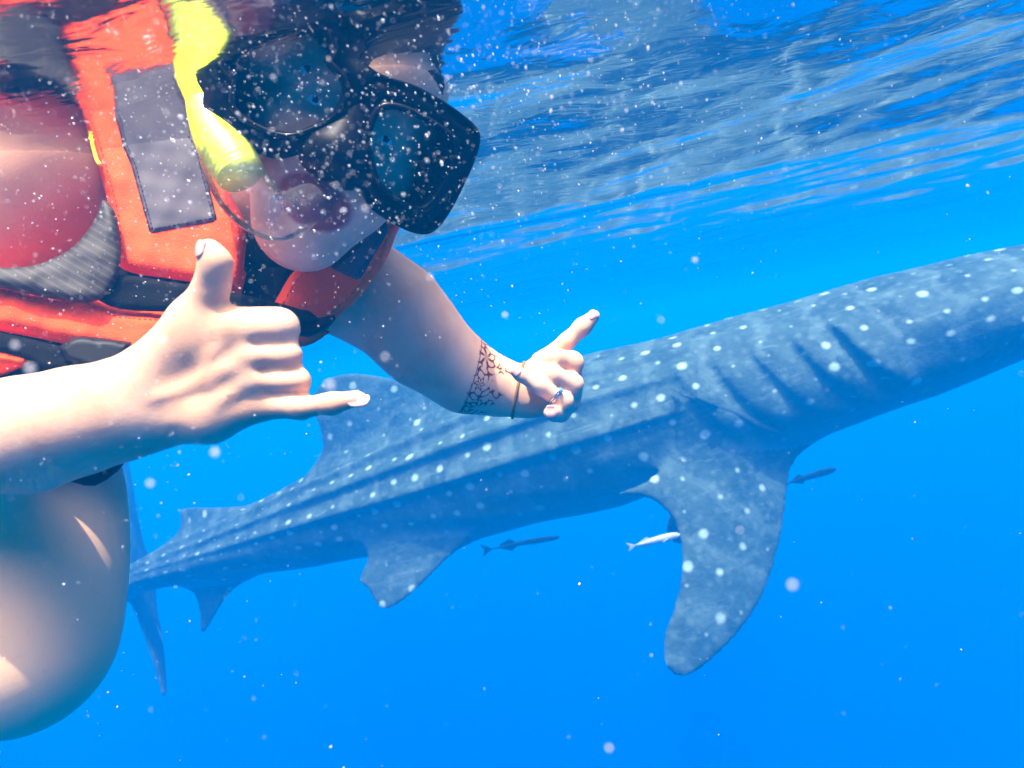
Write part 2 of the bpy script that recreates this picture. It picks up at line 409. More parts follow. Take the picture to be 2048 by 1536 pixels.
MAT = {
    'surface': water_surface_mat(), 'volume': water_volume_mat(), 'skin': skin_mat(), 'shark': shark_mat(),
    'orange': fabric_mat('orange_nylon', (0.92, 0.082, 0.016), 0.6), 'patch': fabric_mat('reflective_tape', (0.085, 0.078, 0.092), 0.5, 1400, 0.12, 0.06),
    'black': fabric_mat('black_webbing', (0.006, 0.0055, 0.006), 0.8, 1200, 0.5, 0.3), 'stripes': mesh_fabric_mat(),
    'thread': plain('dark_thread', (0.03, 0.03, 0.06), 0.8), 'seam': plain('dark_orange_thread', (0.42, 0.03, 0.008), 0.8), 'buckle': plain('black_plastic', (0.007, 0.007, 0.008), 0.5),
    'piping': plain('yellow_piping', (0.85, 0.6, 0.03), 0.5),
    'rubber': plain('black_silicone', (0.005, 0.005, 0.006), 0.4, 0.3, 25, 0.15, 90), 'gloss': plain('black_gloss_frame', (0.006, 0.006, 0.007), 0.25),
    'lens': clear_mat('mask_glass', (0.97, 0.97, 0.97), 1.10), 'yellow': plain('yellow_tube', (0.70, 0.86, 0.03), 0.3, 0.06, 30, 0, 0, 0.5, 0.0),
    'clear': clear_mat('clear_silicone', (0.93, 0.93, 0.96), 1.16, 0.05, 0.03), 'hair': plain('dark_hair', (0.03, 0.018, 0.012), 0.5, 0.5, 200, 0.8, 300),
    'nail': plain('pale_nail', (0.55, 0.33, 0.29), 0.25, 0.05), 'nailtip': plain('white_nail_tip', (0.62, 0.58, 0.56), 0.25, 0.03),
    'eye': plain('eye_white', (0.75, 0.73, 0.72), 0.2, 0.03), 'iris': plain('dark_iris', (0.06, 0.03, 0.015), 0.15),
    'elastic': plain('brown_elastic', (0.22, 0.13, 0.04), 0.7, 0.3, 300), 'silver': plain('silver', (0.75, 0.72, 0.72), 0.22, 0.05, 60, 0, 0, 0.5, 0, 1.0),
    'stone': plain('blue_stone', (0.10, 0.28, 0.75), 0.08), 'suit': fabric_mat('black_swimsuit', (0.014, 0.014, 0.016), 0.6, 700, 0.3, 0.3),
    'remora': plain('remora_grey', (0.018, 0.035, 0.04), 0.45, 0.35, 30), 'silverfish': plain('pale_fish', (0.26, 0.33, 0.33), 0.4, 0.25, 40),
    'bubble': clear_mat('pale_bubbles', (1, 1, 1), 1.25, 0.1, 0.34, (0.95, 0.95, 0.93)), 'flake': plain('drifting_flake', (0.72, 0.45, 0.40), 0.6),
}

# ------------------------------------------------------------------ the sea: surface sheet and body of water
def wave_set():
    ws = []; r = np.random.default_rng(11)
    for lam, slope, n in ((2.6, 0.014, 4), (1.2, 0.024, 5), (0.6, 0.036, 7), (0.3, 0.034, 9), (0.15, 0.026, 12), (0.08, 0.016, 14)):
        for _ in range(n):
            l = lam*r.uniform(0.7, 1.35); th = math.radians(62)+r.normal(0, 0.62); k = 2*math.pi/l
            ws.append((k*math.cos(th), k*math.sin(th), slope*1.35/math.sqrt(n)/k, r.uniform(0, 6.28), l))
    return ws
WAVES = wave_set()
def wave_z(x, y, spacing):
    z = np.zeros_like(x)
    for kx, ky, a, ph, l in WAVES:
        f = np.clip((l/np.maximum(spacing, 1e-6)-2.5)/3.0, 0, 1)
        q = np.sin(kx*x+ky*y+ph)
        z += a*f*(q+0.25*np.cos(2*(kx*x+ky*y+ph)))
    return z
def build_surface():
    nr, na = 560, 900
    rr = 0.12*(56.0/0.12)**(np.arange(nr)/(nr-1)); dr = np.gradient(rr)
    a = np.arange(na)
    # rings centred under the view, angular steps finer to the front
    th = 2*math.pi*a/na; th = th-0.62*np.sin(th)          # dense near th = 0
    R_, T_ = np.meshgrid(rr, th, indexing='ij'); x = R_*np.sin(T_); y = R_*np.cos(T_)
    dth = np.gradient(th); sp = np.maximum(dr[:, None]*1.0, R_*dth[None, :]*0.6)
    z = wave_z(x, y, sp)
    v = np.stack([x, y, z], -1).reshape(-1, 3)
    c = len(v); v = np.vstack([v, [[0, 0, float(wave_z(np.zeros(1), np.zeros(1), np.full(1, .004))[0])]]])
    i, k = np.meshgrid(np.arange(nr-1), np.arange(na), indexing='ij'); k2 = (k+1) % na
    q = np.stack([i*na+k, (i+1)*na+k, (i+1)*na+k2, i*na+k2], -1).reshape(-1, 4)
    q = np.vstack([q, np.stack([np.full(na//2, c), np.arange(0, na, 2), np.arange(1, na, 2), (np.arange(2, na+2, 2)) % na], 1)])
    o = mesh_obj('water', v, q[:, ::-1].copy(), MAT['surface'])
    # upward normals
    if o.data.polygons[0].normal.z < 0: o.data.flip_normals()
    return tag(o, 'rippled sea surface seen from below', 'water', kind='structure')
build_surface()
def build_haze():
    h = 60.0; z0, z1 = -45.0, 0.62
    v = [(sx*h, sy*h, z) for z in (z0, z1) for sx, sy in ((-1, -1), (1, -1), (1, 1), (-1, 1))]
    f = [(3, 2, 1, 0), (4, 5, 6, 7), (0, 1, 5, 4), (1, 2, 6, 5), (2, 3, 7, 6), (3, 0, 4, 7)]
    return tag(mesh_obj('haze', v, f, MAT['volume'], smooth=False), 'clear blue sea water filling the view', 'water', kind='stuff')
build_haze()
#@@SHARK
# ------------------------------------------------------------------ whale shark
def _cs(px, py, d): return np.array([(px-1024.0)/FPX*d, (768.0-py)/FPX*d, -d])
TAILB = P(250, 1165, 4.2); PECB = P(1500, 768, 3.2)
SF = unit(PECB-TAILB); TL = np.linalg.norm(PECB-TAILB)/0.54
SNOUT = PECB+SF*0.26*TL
SL = unit(np.cross(np.array([0, 0, 1.0]), SF)); SU = np.cross(SF, SL)      # left flank, up
def to_rest(p): q = np.asarray(p)-SNOUT; return np.stack([-(q@SF), q@SL, q@SU], -1)
def from_rest(r): r = np.asarray(r); return SNOUT-np.outer(r[:, 0], SF)+np.outer(r[:, 1], SL)+np.outer(r[:, 2], SU)
_s = np.array([0, .015, .05, .096, .166, .24, .364, .48, .58, .68, .76, .80, .86])*TL
_b = np.array([.05, .11, .175, .225, .292, .318, .378, .334, .262, .182, .115, .085, .05])
_a = np.array([.18, .30, .40, .45, .46, .45, .43, .35, .26, .175, .12, .085, .035])
_cz = np.array([.02, .0, -.01, 0, 0, 0, .0, .0, 0.0, 0.0, .015, .0, .0])
GILLX = [0.152*TL+0.36+0.165*i for i in range(5)]
def shark_body(p):
    x, y, z = p[:, 0], p[:, 1], p[:, 2]
    a = np.interp(x, _s, _a); b = np.interp(x, _s, _b); zz = z-np.interp(x, _s, _cz)
    ya = np.abs(y); th = np.arctan2(ya/a, zz/b)          # 0 top, pi bottom
    r = np.sqrt((y/a)**2+(zz/b)**2)+1e-6
    bulge = np.zeros_like(x)
    env = np.clip((x-0.27*TL)/(0.12*TL), 0, 1)
    for t0, w_, am in ((0.0, .10, .024), (0.62, .075, .034), (1.02, .075, .040), (1.45, .08, .042)):
        tt = t0*(1-0.10*np.clip((x-0.5*TL)/(0.3*TL), 0, 1))
        u = th-tt
        bulge += am*env*np.where(u < 0, np.exp(-(u/(w_*1.9))**2), np.exp(-(u/(w_*0.55))**2))
    # lateral keel along the tail stalk
    kk = np.clip((x-0.60*TL)/(0.15*TL), 0, 1)
    bulge += 0.05*kk*np.exp(-((th-1.62)/0.20)**2)*np.clip((0.86*TL-x)/(0.04*TL), 0, 1)
    # gill flaps: a step down behind each flap
    for i, gx in enumerate(GILLX):
        hz = np.clip((zz/b+0.75)/0.3, 0, 1)*np.clip((0.72-zz/b)/0.25, 0, 1)
        cx = gx-(0.30*zz/b-0.12*(zz/b)**2)*(-0.55)*1.0
        u = x-cx
        am = (0.022, .014, .012, .011, .010)[i]
        bulge += hz*am*(np.where(u < 0, np.exp(-(u/0.085)**2), 0)-np.exp(-((u-0.028)/0.030)**2))
    # mouth fold and soft uneven flesh
    bulge += 0.006*np.sin(x*9+3*np.sin(th*3))*np.sin(th*5+x*2)
    d = (r-1)*np.minimum(a, b)-bulge*np.minimum(1, b/0.3)
    cap = np.maximum(-x+0.0, x-0.85*TL)
    return smax(d, cap, 0.10)*0.75
def ray_plane(px, py, o, n):
    d = P(px, py, 1.0)-CAM; t = (o-CAM).dot(n)/d.dot(n); return CAM+d*t
class Plate:
    """fin blade: smooth outline in its own plane, thick at the root and thin at the rim"""
    def __init__(s, pix, o, n, t0, t1, span, sub=5, sharp=(), camber=0.0):
        pts = np.array([ray_plane(x, y, o, n) for x, y in pix])
        rp = to_rest(pts); s.o = rp.mean(0)
        nr = to_rest((o+n)[None])[0]-to_rest(o[None])[0]; s.n = unit(nr)
        e = rp[1]-rp[0]; s.u = unit(e-s.n*e.dot(s.n)); s.v = np.cross(s.n, s.u)
        q = rp-s.o; p2 = np.stack([q@s.u, q@s.v], -1)
        s.poly = catmull(p2, sub, True); s.t0, s.t1, s.span, s.camber = t0, t1, span, camber
        s.c = s.o; s.R = np.linalg.norm(q, axis=1).max()+0.1
        s.lo = s.poly.min(0)-0.35; s.h = 0.012; n_ = np.ceil((s.poly.max(0)+0.35-s.lo)/s.h).astype(int)+2
        gx, gy = np.meshgrid(np.arange(n_[0]), np.arange(n_[1]), indexing='ij')
        s.tab = poly_sdf(s.poly, s.lo+np.stack([gx.ravel(), gy.ravel()], -1)*s.h).reshape(n_)
    def d2(s, x, y):
        a = np.clip((x-s.lo[0])/s.h, 0, s.tab.shape[0]-1.001); b = np.clip((y-s.lo[1])/s.h, 0, s.tab.shape[1]-1.001)
        i, j = a.astype(int), b.astype(int); a = a-i; b = b-j; t = s.tab
        return (t[i, j]*(1-a)+t[i+1, j]*a)*(1-b)+(t[i, j+1]*(1-a)+t[i+1, j+1]*a)*b
    def __call__(s, p):
        q = p-s.o; x, y, w_ = q@s.u, q@s.v, q@s.n
        d2 = s.d2(x, y)
        rr = (x*x+y*y)/(s.R*s.R); w_ = w_+s.camber*rr
        h = s.t0+s.t1*np.clip(-d2/s.span, 0, 1)**0.7
        return smax(np.abs(w_)-h, d2, 0.01)*0.8
MID = SNOUT
dorsal = Plate([(1010, 872), (985, 835), (900, 798), (810, 765), (745, 749), (690, 747), (650, 760), (625, 792), (624, 815), (640, 862), (645, 905), (634, 952), (660, 955), (712, 935), (800, 960), (930, 940)], MID, SL, .007, .035, .3)
dorsal2 = Plate([(500, 1055), (478, 1030), (450, 1021), (400, 1014), (370, 1016), (360, 1024), (366, 1052), (362, 1080), (346, 1105), (372, 1098), (410, 1085), (450, 1095)], MID, SL, .009, .02, .2)
anal = Plate([(500, 1130), (470, 1170), (440, 1215), (412, 1262), (402, 1262), (400, 1225), (392, 1180), (400, 1130), (450, 1110)], MID, SL, .009, .02, .2)
# tail fin swung away from the body line: its blade is seen almost edge-on
cn = unit(SL*0.50+SF*0.866*1.0); co_ = from_rest(np.array([[0.80*TL, 0, 0]]))[0]
caud_up = Plate([(322, 1150), (300, 1122), (285, 1085), (272, 1020), (262, 960), (250, 905), (232, 860), (220, 858), (222, 900), (228, 960), (226, 1040), (222, 1110), (228, 1180), (270, 1190)], co_, cn, .009, .03, .3)
caud_lo = Plate([(250, 1165), (262, 1200), (290, 1270), (312, 1335), (326, 1388), (331, 1386), (329, 1330), (322, 1270), (312, 1215), (308, 1170), (285, 1150)], co_, cn, .009, .02, .2)
# pectoral fin: swings out and down towards the near side
pb1, pb2, pb3 = P(1560, 860, 2.98), P(1250, 985, 2.84), P(1360, 1340, 2.62)
pn = unit(np.cross(pb2-pb1, pb3-pb1))
PECX = [(1640, 800), (1618, 870), (1597, 905), (1582, 950), (1574, 1010), (1562, 1080), (1538, 1165), (1500, 1240), (1445, 1305), (1402, 1342), (1368, 1356), (1342, 1345), (1329, 1315), (1331, 1268), (1346, 1222), (1360, 1165), (1362, 1105), (1350, 1050), (1322, 1012), (1282, 992), (1228, 987), (1290, 962), (1350, 930), (1392, 890), (1425, 830), (1500, 760), (1590, 750)]
pect = Plate(PECX, pb1, pn, .007, .045, .30, 4, camber=0.06)
def mirror(pl):
    q = Plate.__new__(Plate); q.__dict__.update(pl.__dict__)
    f = np.array([1, -1, 1.0]); q.o = pl.o*f; q.n = pl.n*f; q.u = pl.u*f; q.v = pl.v*f; q.c = q.o; return q
pv1, pv2, pv3 = P(905, 1060, 3.42), P(720, 1120, 3.5), P(765, 1215, 3.36)
vn = unit(np.cross(pv2-pv1, pv3-pv1))
pelv = Plate([(930, 1060), (905, 1105), (868, 1145), (815, 1195), (780, 1217), (762, 1217), (748, 1200), (735, 1178), (718, 1160), (740, 1120), (780, 1070), (860, 1040)], pv1, vn, .009, .02, .2)
SHARK = Field([([Fn(shark_body, (TL*0.43, 0, 0), TL*0.46)], 0, 0.0, '+'),
               ([dorsal, dorsal2, anal], 0.0, 0.10, '+'), ([caud_up, caud_lo], 0.03, 0.06, '+'),
               ([pect, mirror(pect)], 0, 0.09, '+'), ([pelv, mirror(pelv)], 0, 0.10, '+')])
def build_shark():
    pos, f = SHARK.mesh(0.014, smooth=2)
    root = thing('whale_shark', from_rest(np.array([[TL*0.4, 0, -0.35]]))[0], 'huge spotted blue-grey whale shark swimming past just under the surface', 'shark')
    x, y, z = pos.T
    o = mesh_obj('body', from_rest(pos), f, MAT['shark'], root)
    at = o.data.attributes.new('rest', 'FLOAT_VECTOR', 'POINT'); at.data.foreach_set('vector', pos.astype(np.float32).ravel())
    b = np.interp(x, _s, _b); bel = np.clip((-z/b-0.45)/0.35, 0, 1)*(shark_body(pos) < 0.02)
    at = o.data.attributes.new('belly', 'FLOAT', 'POINT'); at.data.foreach_set('value', bel.astype(np.float32))
    th = np.arctan2(np.abs(y)/np.interp(x, _s, _a), z/b); sk = np.stack([x, th*0.38, 0*x], -1); off = shark_body(pos) > 0.03
    for i, pl in enumerate((pect, mirror(pect), pelv, dorsal)):
        w_ = off & (np.linalg.norm(pos-pl.c, axis=1) < pl.R); q = pos-pl.o; sk[w_] = np.stack([q@pl.u, q@pl.v, 0*q[:, 0]], -1)[w_]+i*7.3
    at = o.data.attributes.new('skin', 'FLOAT_VECTOR', 'POINT'); at.data.foreach_set('vector', sk.astype(np.float32).ravel())
    # eyes low on the sides of the broad head
    for sgn in (-1, 1):
        e0 = np.array([0.055*TL, sgn*0.9, -0.02]); d = np.array([0, -sgn, 0.0]); t = SHARK.march(e0, d)
        if t:
            c = from_rest((e0+d*(t+0.012))[None])[0]
            bm = bmesh.new(); bmesh.ops.create_uvsphere(bm, u_segments=16, v_segments=10, radius=0.028)
            me = bpy.data.meshes.new('eye'); bm.to_mesh(me); bm.free(); me.materials.append(MAT['iris'])
            for p_ in me.polygons: p_.use_smooth = True
            eo = bpy.data.objects.new('eye', me); COL.objects.link(eo); eo.parent = root; eo.matrix_parent_inverse = Matrix.Translation(-root.location); eo.location = Vector(c)
    return root
build_shark()

# ------------------------------------------------------------------ remoras
def fish(name, a, b, up, rad, mat, label, tail=0.16, group=None):
    """slender fish from nose a to tail root b"""
    a, b = np.asarray(a), np.asarray(b); L = np.linalg.norm(b-a); t = (b-a)/L; up = unit(up-t*np.dot(up, t)); sd = np.cross(t, up)
    root = thing(name, (a+b)/2, label, 'fish', group)
    rings = []
    for s_ in np.linspace(0, 1, 18):
        r = rad*(0.12+0.88*math.sin(math.pi*min(1, s_**0.6*0.98+0.02))**0.75) if s_ < 1 else rad*0.14
        r = max(r, rad*0.16)
        wob = 0.03*L*math.sin(s_*5)*s_
        rings.append([a+t*L*s_+sd*wob+up*math.cos(k*math.pi/6)*r+sd*math.sin(k*math.pi/6)*r*0.8 for k in range(12)])
    mesh_obj('body', *loft(rings, True, True), mat, root); end = np.mean(rings[-1], 0)
    def blade(nm, pts, th):
        pts = np.array(pts); n = unit(np.cross(pts[1]-pts[0], pts[2]-pts[0]))
        fix_normals(mesh_obj(nm, *loft([list(pts+n*th), list(pts-n*th)], True, True), mat, root, smooth=False))
    blade('tail_fin', [end-t*.02*L, end+t*tail*L+up*.09*L, end+t*tail*L*.7, end+t*tail*L-up*.09*L], .0015)
    for sg in (1, -1):
        c = a+t*L*.26+sd*sg*rad*.7
        blade('side_fin', [c, c+t*.13*L+sd*sg*.07*L-up*.03*L, c+t*.06*L+sd*sg*.005*L-up*.02*L], .0015)
    c = a+t*L*.62+up*rad*.55; blade('back_fin', [c, c+t*.10*L+up*.06*L, c+t*.30*L+up*.005*L-up*rad*.3], .0015)
    c = a+t*L*.62-up*rad*.55; blade('belly_fin', [c, c+t*.10*L-up*.06*L, c+t*.30*L+up*rad*.3], .0015)
    return root
UP = np.array([0, 0, 1.0])
fish('remora', P(1360, 1069, 2.70), P(1270, 1090, 2.74), UP, .016, MAT['silverfish'], 'pale silvery fish trailing beside the rear edge of the pectoral fin')
fish('remora', P(1120, 1074, 4.0), P(985, 1096, 4.2), UP, .018, MAT['remora'], 'dark slim fish swimming just below the whale shark belly')
fish('remora', P(1672, 938, 3.7), P(1575, 966, 3.9), UP, .020, MAT['remora'], 'dark slim fish under the throat behind the pectoral fin')
def cling():
    pts = []
    for px, py in ((1560, 868), (1365, 782)):
        d0 = P(px, py, 1.0)-CAM; o = to_rest(CAM[None])[0]; d = to_rest((CAM+d0)[None])[0]-o
        t = SHARK.march(o, d, 1.5); pts.append(CAM+unit(d0)*(t-0.045))
    fish('remora', pts[0], pts[1], unit(CAM-pts[0]), .026, MAT['remora'], 'dark remora clinging flat against the flank above the pectoral fin', .1)
cling()
#@@PERSON
# ------------------------------------------------------------------ person
def chain(pts, flat=None):
    """(px, py, depth, half width in px) -> tapered segments"""
    q = [(P(x, y, d), r*d/FPX) for x, y, d, r in pts]
    return [Cone(q[i][0], q[i][1], q[i+1][0], q[i+1][1], flat) for i in range(len(q)-1)]
HO = P(690, 243, 0.625)                                        # middle of the head
HY = unit(V(0.27, -0.36, 0.88)); HZ = V(0.48, 0.87, 0.20); HZ = unit(HZ-HY*HZ.dot(HY)); HX = np.cross(HY, HZ)   # her right, face, crown
def H(x, y, z): return HO+HX*x+HY*y+HZ*z
def hc(a, r1, b, r2, flat=None): return Cone(H(*a), r1, H(*b), r2, flat)
def head_groups():
    g = []
    skull = [hc((0, -.030, .045), .088, (0, .0, .050), .084, (HX, .86)), hc((0, .02, .02), .075, (0, .03, -.02), .062, (HX, .92))]
    jaw = [hc((s*.048, .0, -.045), .024, (s*.016, .066, -.098), .020) for s in (-1, 1)]+[hc((0, .045, -.06), .045, (0, .064, -.088), .030), hc((0, .074, -.104), .019, (0, .074, -.106), .019)]
    cheek = [hc((s*.036, .058, -.028), .032, (s*.030, .066, -.048), .028) for s in (-1, 1)]
    g.append((skull+jaw+cheek, .035, .03, '+'))
    nose = [hc((0, .088, .010), .008, (0, .112, -.026), .012), hc((-.011, .098, -.030), .009, (.011, .098, -.030), .009)]
    brow = [hc((-.034, .078, .022), .011, (.034, .078, .022), .011)]
    g.append((nose+brow, .012, .016, '+'))
    sock = [hc((s*.031, .098, .004), .014, (s*.031, .1, .003), .014) for s in (-1, 1)]
    g.append((sock, 0, .014, '-'))
    lids = [hc((s*.031-.011, .081, .0085), .0055, (s*.031+.011, .081, .0085), .0055) for s in (-1, 1)]+[hc((s*.031-.010, .080, -.0055), .005, (s*.031+.010, .080, -.0055), .005) for s in (-1, 1)]
    g.append((lids, 0, .004, '+'))
    # mouth open around the mouthpiece, full lips
    mo = [hc((-.013, .112, -.068), .009, (.013, .112, -.068), .009)]
    lips = []
    for k in range(14):
        a0, a1 = 2*math.pi*k/14, 2*math.pi*(k+1)/14
        q = lambda a: (.024*math.cos(a), .094-.006*abs(math.cos(a)), -.070+.0145*math.sin(a))
        lips.append(hc(q(a0), .0062, q(a1), .0062))
    g.append((lips, .003, .006, '+')); g.append((mo, 0, .005, '-'))
    ears = [hc((s*.076, -.012, -.012), .008, (s*.079, -.018, .022), .013, (HX, .5)) for s in (-1, 1)]
    g.append((ears, .008, .008, '+'))
    neck = [Cone(H(0, -.02, -.05), .055, P(470, 470, .735), .062)]
    g.append((neck, .02, .03, '+'))
    return g
def body_groups():
    T = []
    torso = chain([(430, 470, .76, 150), (370, 570, .775, 205), (230, 740, .81, 150), (50, 870, .80, 125)])
    girdle = chain([(70, 330, .62, 120), (300, 430, .72, 110), (480, 500, .745, 110), (690, 560, .735, 90)])
    T.append((torso+girdle, .06, .05, '+'))
    # her right arm: shoulder, upper arm leaving the frame, forearm coming back
    T.append((chain([(52, 315, .615, 162), (-40, 400, .60, 158), (-190, 590, .56, 130), (-400, 880, .53, 108)]), .04, .05, '+'))
    T.append((chain([(-400, 880, .53, 108), (-250, 892, .51, 112), (-100, 888, .49, 108), (60, 868, .472, 98), (170, 838, .458, 87), (262, 812, .45, 80)]), .03, .03, '+'))
    T.append((chain([(262, 780, .448, 56), (400, 692, .438, 54), (474, 664, .436, 44)])+chain([(262, 802, .448, 60), (505, 714, .435, 38)])
              + chain([(262, 826, .449, 58), (512, 763, .437, 35)])+chain([(268, 842, .452, 58), (420, 832, .441, 51), (520, 810, .438, 33)])
              + chain([(320, 800, .47, 66), (450, 750, .47, 58)]), .009, .022, '+'))
    # knuckles and tendons over the back of the hand
    T.append((chain([(476, 652, .4265, 17), (482, 656, .4265, 17)])+chain([(506, 706, .4275, 14), (512, 708, .4275, 14)])
              + chain([(512, 757, .4295, 13), (518, 758, .4295, 13)]), .006, .014, '+'))
    T.append((chain([(330, 790, .428, 7), (420, 770, .4250, 6), (505, 712, .4265, 7)])+chain([(350, 815, .4285, 6), (430, 795, .4265, 5), (510, 762, .4285, 6)]), .003, .008, '+'))
    # thumb up, little finger out, three fingers folded
    T.append((chain([(318, 742, .445, 58), (384, 640, .433, 42), (426, 566, .426, 30), (431, 525, .421, 28.5), (417, 497, .419, 21)]), .008, .014, '+'))
    T.append((chain([(474, 664, .436, 43), (520, 658, .4345, 40), (558, 656, .435, 37.5), (530, 668, .478, 32)]), .006, .006, '+'))
    T.append((chain([(490, 716, .436, 36), (540, 712, .4335, 30), (572, 711, .434, 28.5), (540, 712, .475, 27)]), .006, .004, '+'))
    T.append((chain([(500, 765, .438, 33), (555, 763, .435, 28.5), (592, 762, .435, 26.5), (550, 762, .475, 26)]), .006, .004, '+'))
    T.append((chain([(520, 810, .438, 31), (602, 813, .433, 24), (665, 807, .426, 20.5), (716, 797, .421, 17.5)]), .006, .004, '+'))
    # creases between the folded fingers, thumb joint crease, veins
    T.append((chain([(506, 687, .4215, 8), (560, 685, .4225, 8), (604, 680, .428, 9)])+chain([(520, 739, .424, 7), (570, 738, .4245, 7), (608, 737, .43, 8)])
              + chain([(530, 788, .4255, 6), (580, 787, .426, 7), (622, 788, .431, 7)]), 0, .004, '-'))
    T.append((chain([(404, 572, .4145, 5), (440, 577, .4135, 5)])+chain([(402, 582, .415, 4), (438, 586, .414, 4)]), 0, .003, '-'))
    T.append((chain([(300, 800, .4265, 4), (360, 785, .4255, 4.5), (408, 752, .4232, 4.5), (452, 735, .4237, 4)])+chain([(408, 752, .4232, 4), (420, 712, .4230, 4), (448, 690, .424, 3)])
              + chain([(345, 842, .4275, 4), (420, 822, .426, 4), (468, 790, .4262, 4)]), .002, .006, '+'))
    # her left arm
    T.append((chain([(690, 560, .735, 92), (790, 622, .74, 88), (850, 690, .75, 78), (930, 752, .77, 63), (1000, 775, .785, 53)]), .03, .04, '+'))
    T.append((chain([(1000, 775, .785, 52), (1058, 785, .785, 45), (1105, 772, .79, 44)])+chain([(1045, 800, .775, 30), (1098, 806, .768, 25)])
              + chain([(1130, 748, .80, 33), (1132, 800, .80, 30)]), .012, .015, '+'))
    T.append((chain([(1048, 768, .80, 34), (1088, 724, .80, 22), (1135, 682, .795, 16.5), (1165, 654, .792, 17.5), (1186, 634, .79, 13.5)]), .006, .010, '+'))
    T.append((chain([(1136, 752, .80, 26), (1143, 726, .772, 23.5), (1112, 716, .760, 19), (1078, 719, .758, 16)]), .005, .0035, '+'))
    T.append((chain([(1138, 785, .80, 26), (1146, 768, .760, 20.5), (1105, 750, .748, 19), (1062, 738, .748, 15.5)]), .005, .003, '+'))
    T.append((chain([(1130, 806, .795, 24), (1127, 802, .752, 19), (1078, 772, .738, 17), (1040, 749, .733, 13), (1029, 742, .732, 10)]), .005, .003, '+'))
    T.append((chain([(1122, 826, .79, 20), (1110, 826, .752, 17), (1101, 826, .722, 15)]), .005, .0035, '+'))
    # legs: the near thigh hangs down to the bent knee
    T.append((chain([(60, 875, .76, 115), (46, 915, .64, 125), (50, 1010, .60, 146), (52, 1150, .58, 146), (40, 1292, .57, 140), (-120, 1330, .70, 130), (-330, 1290, .95, 85)]), .05, .04, '+'))
    T.append((chain([(10, 905, .86, 130), (-60, 1100, .90, 120), (-120, 1230, .9, 95), (-330, 1200, 1.2, 70)]), .05, .04, '+'))
    return T
BODY = Field(body_groups()+head_groups())
def nail(root, px, py, d, nrm, along, wid, ln, mat='nail', tip=True):
    """curved nail laid on the skin; nrm: direction the nail faces, along: towards the finger tip"""
    n = unit(nrm); a = unit(np.asarray(along)-n*np.dot(along, n)); s_ = np.cross(a, n); c = P(px, py, d); FB = BODY.near(c, .05)
    V_, F = [], []; NU, NV = 7, 8
    lay = []
    for top in (1, 0):
        for i in range(NV):
            t = i/(NV-1)
            for j in range(NU):
                u = (j/(NU-1)-0.5)*2
                ww = wid*math.sqrt(max(0.08, 1-abs(2*t-1)**4*0.8))
                p0 = c+a*(t-0.5)*ln*(1-0.12*u*u*(1 if t > .5 else 0))+s_*u*ww*0.5+n*0.02
                tt = FB.march(p0, -n, 0, 0.06)
                h = 0.02-(tt if tt is not None else 0.024)
                h = max(h, -0.006-0.004)
                V_.append(p0-n*(0.02-h)+n*(0.0006 if top else -0.0008))
    m_ = NU*NV
    for i in range(NV-1):
        for j in range(NU-1):
            q = (i*NU+j, i*NU+j+1, (i+1)*NU+j+1, (i+1)*NU+j); F.append(q); F.append(tuple(m_+x for x in q[::-1]))
    b = [j for j in range(NU)]+[i*NU+NU-1 for i in range(1, NV)]+[(NV-1)*NU+j for j in range(NU-2, -1, -1)]+[i*NU for i in range(NV-2, 0, -1)]
    for k in range(len(b)):
        x, y = b[k], b[(k+1) % len(b)]; F.append((y, x, m_+x, m_+y))
    o = mesh_obj('nail', V_, F, MAT[mat], root); fix_normals(o)
    if tip:
        o.data.materials.append(MAT['nailtip'])
        for p_ in o.data.polygons:
            if max(p_.vertices) % m_ >= (NV-2)*NU and p_.index < 2*(NV-1)*(NU-1) and (p_.index//2)//(NU-1) >= NV-2: p_.material_index = 1
    return o
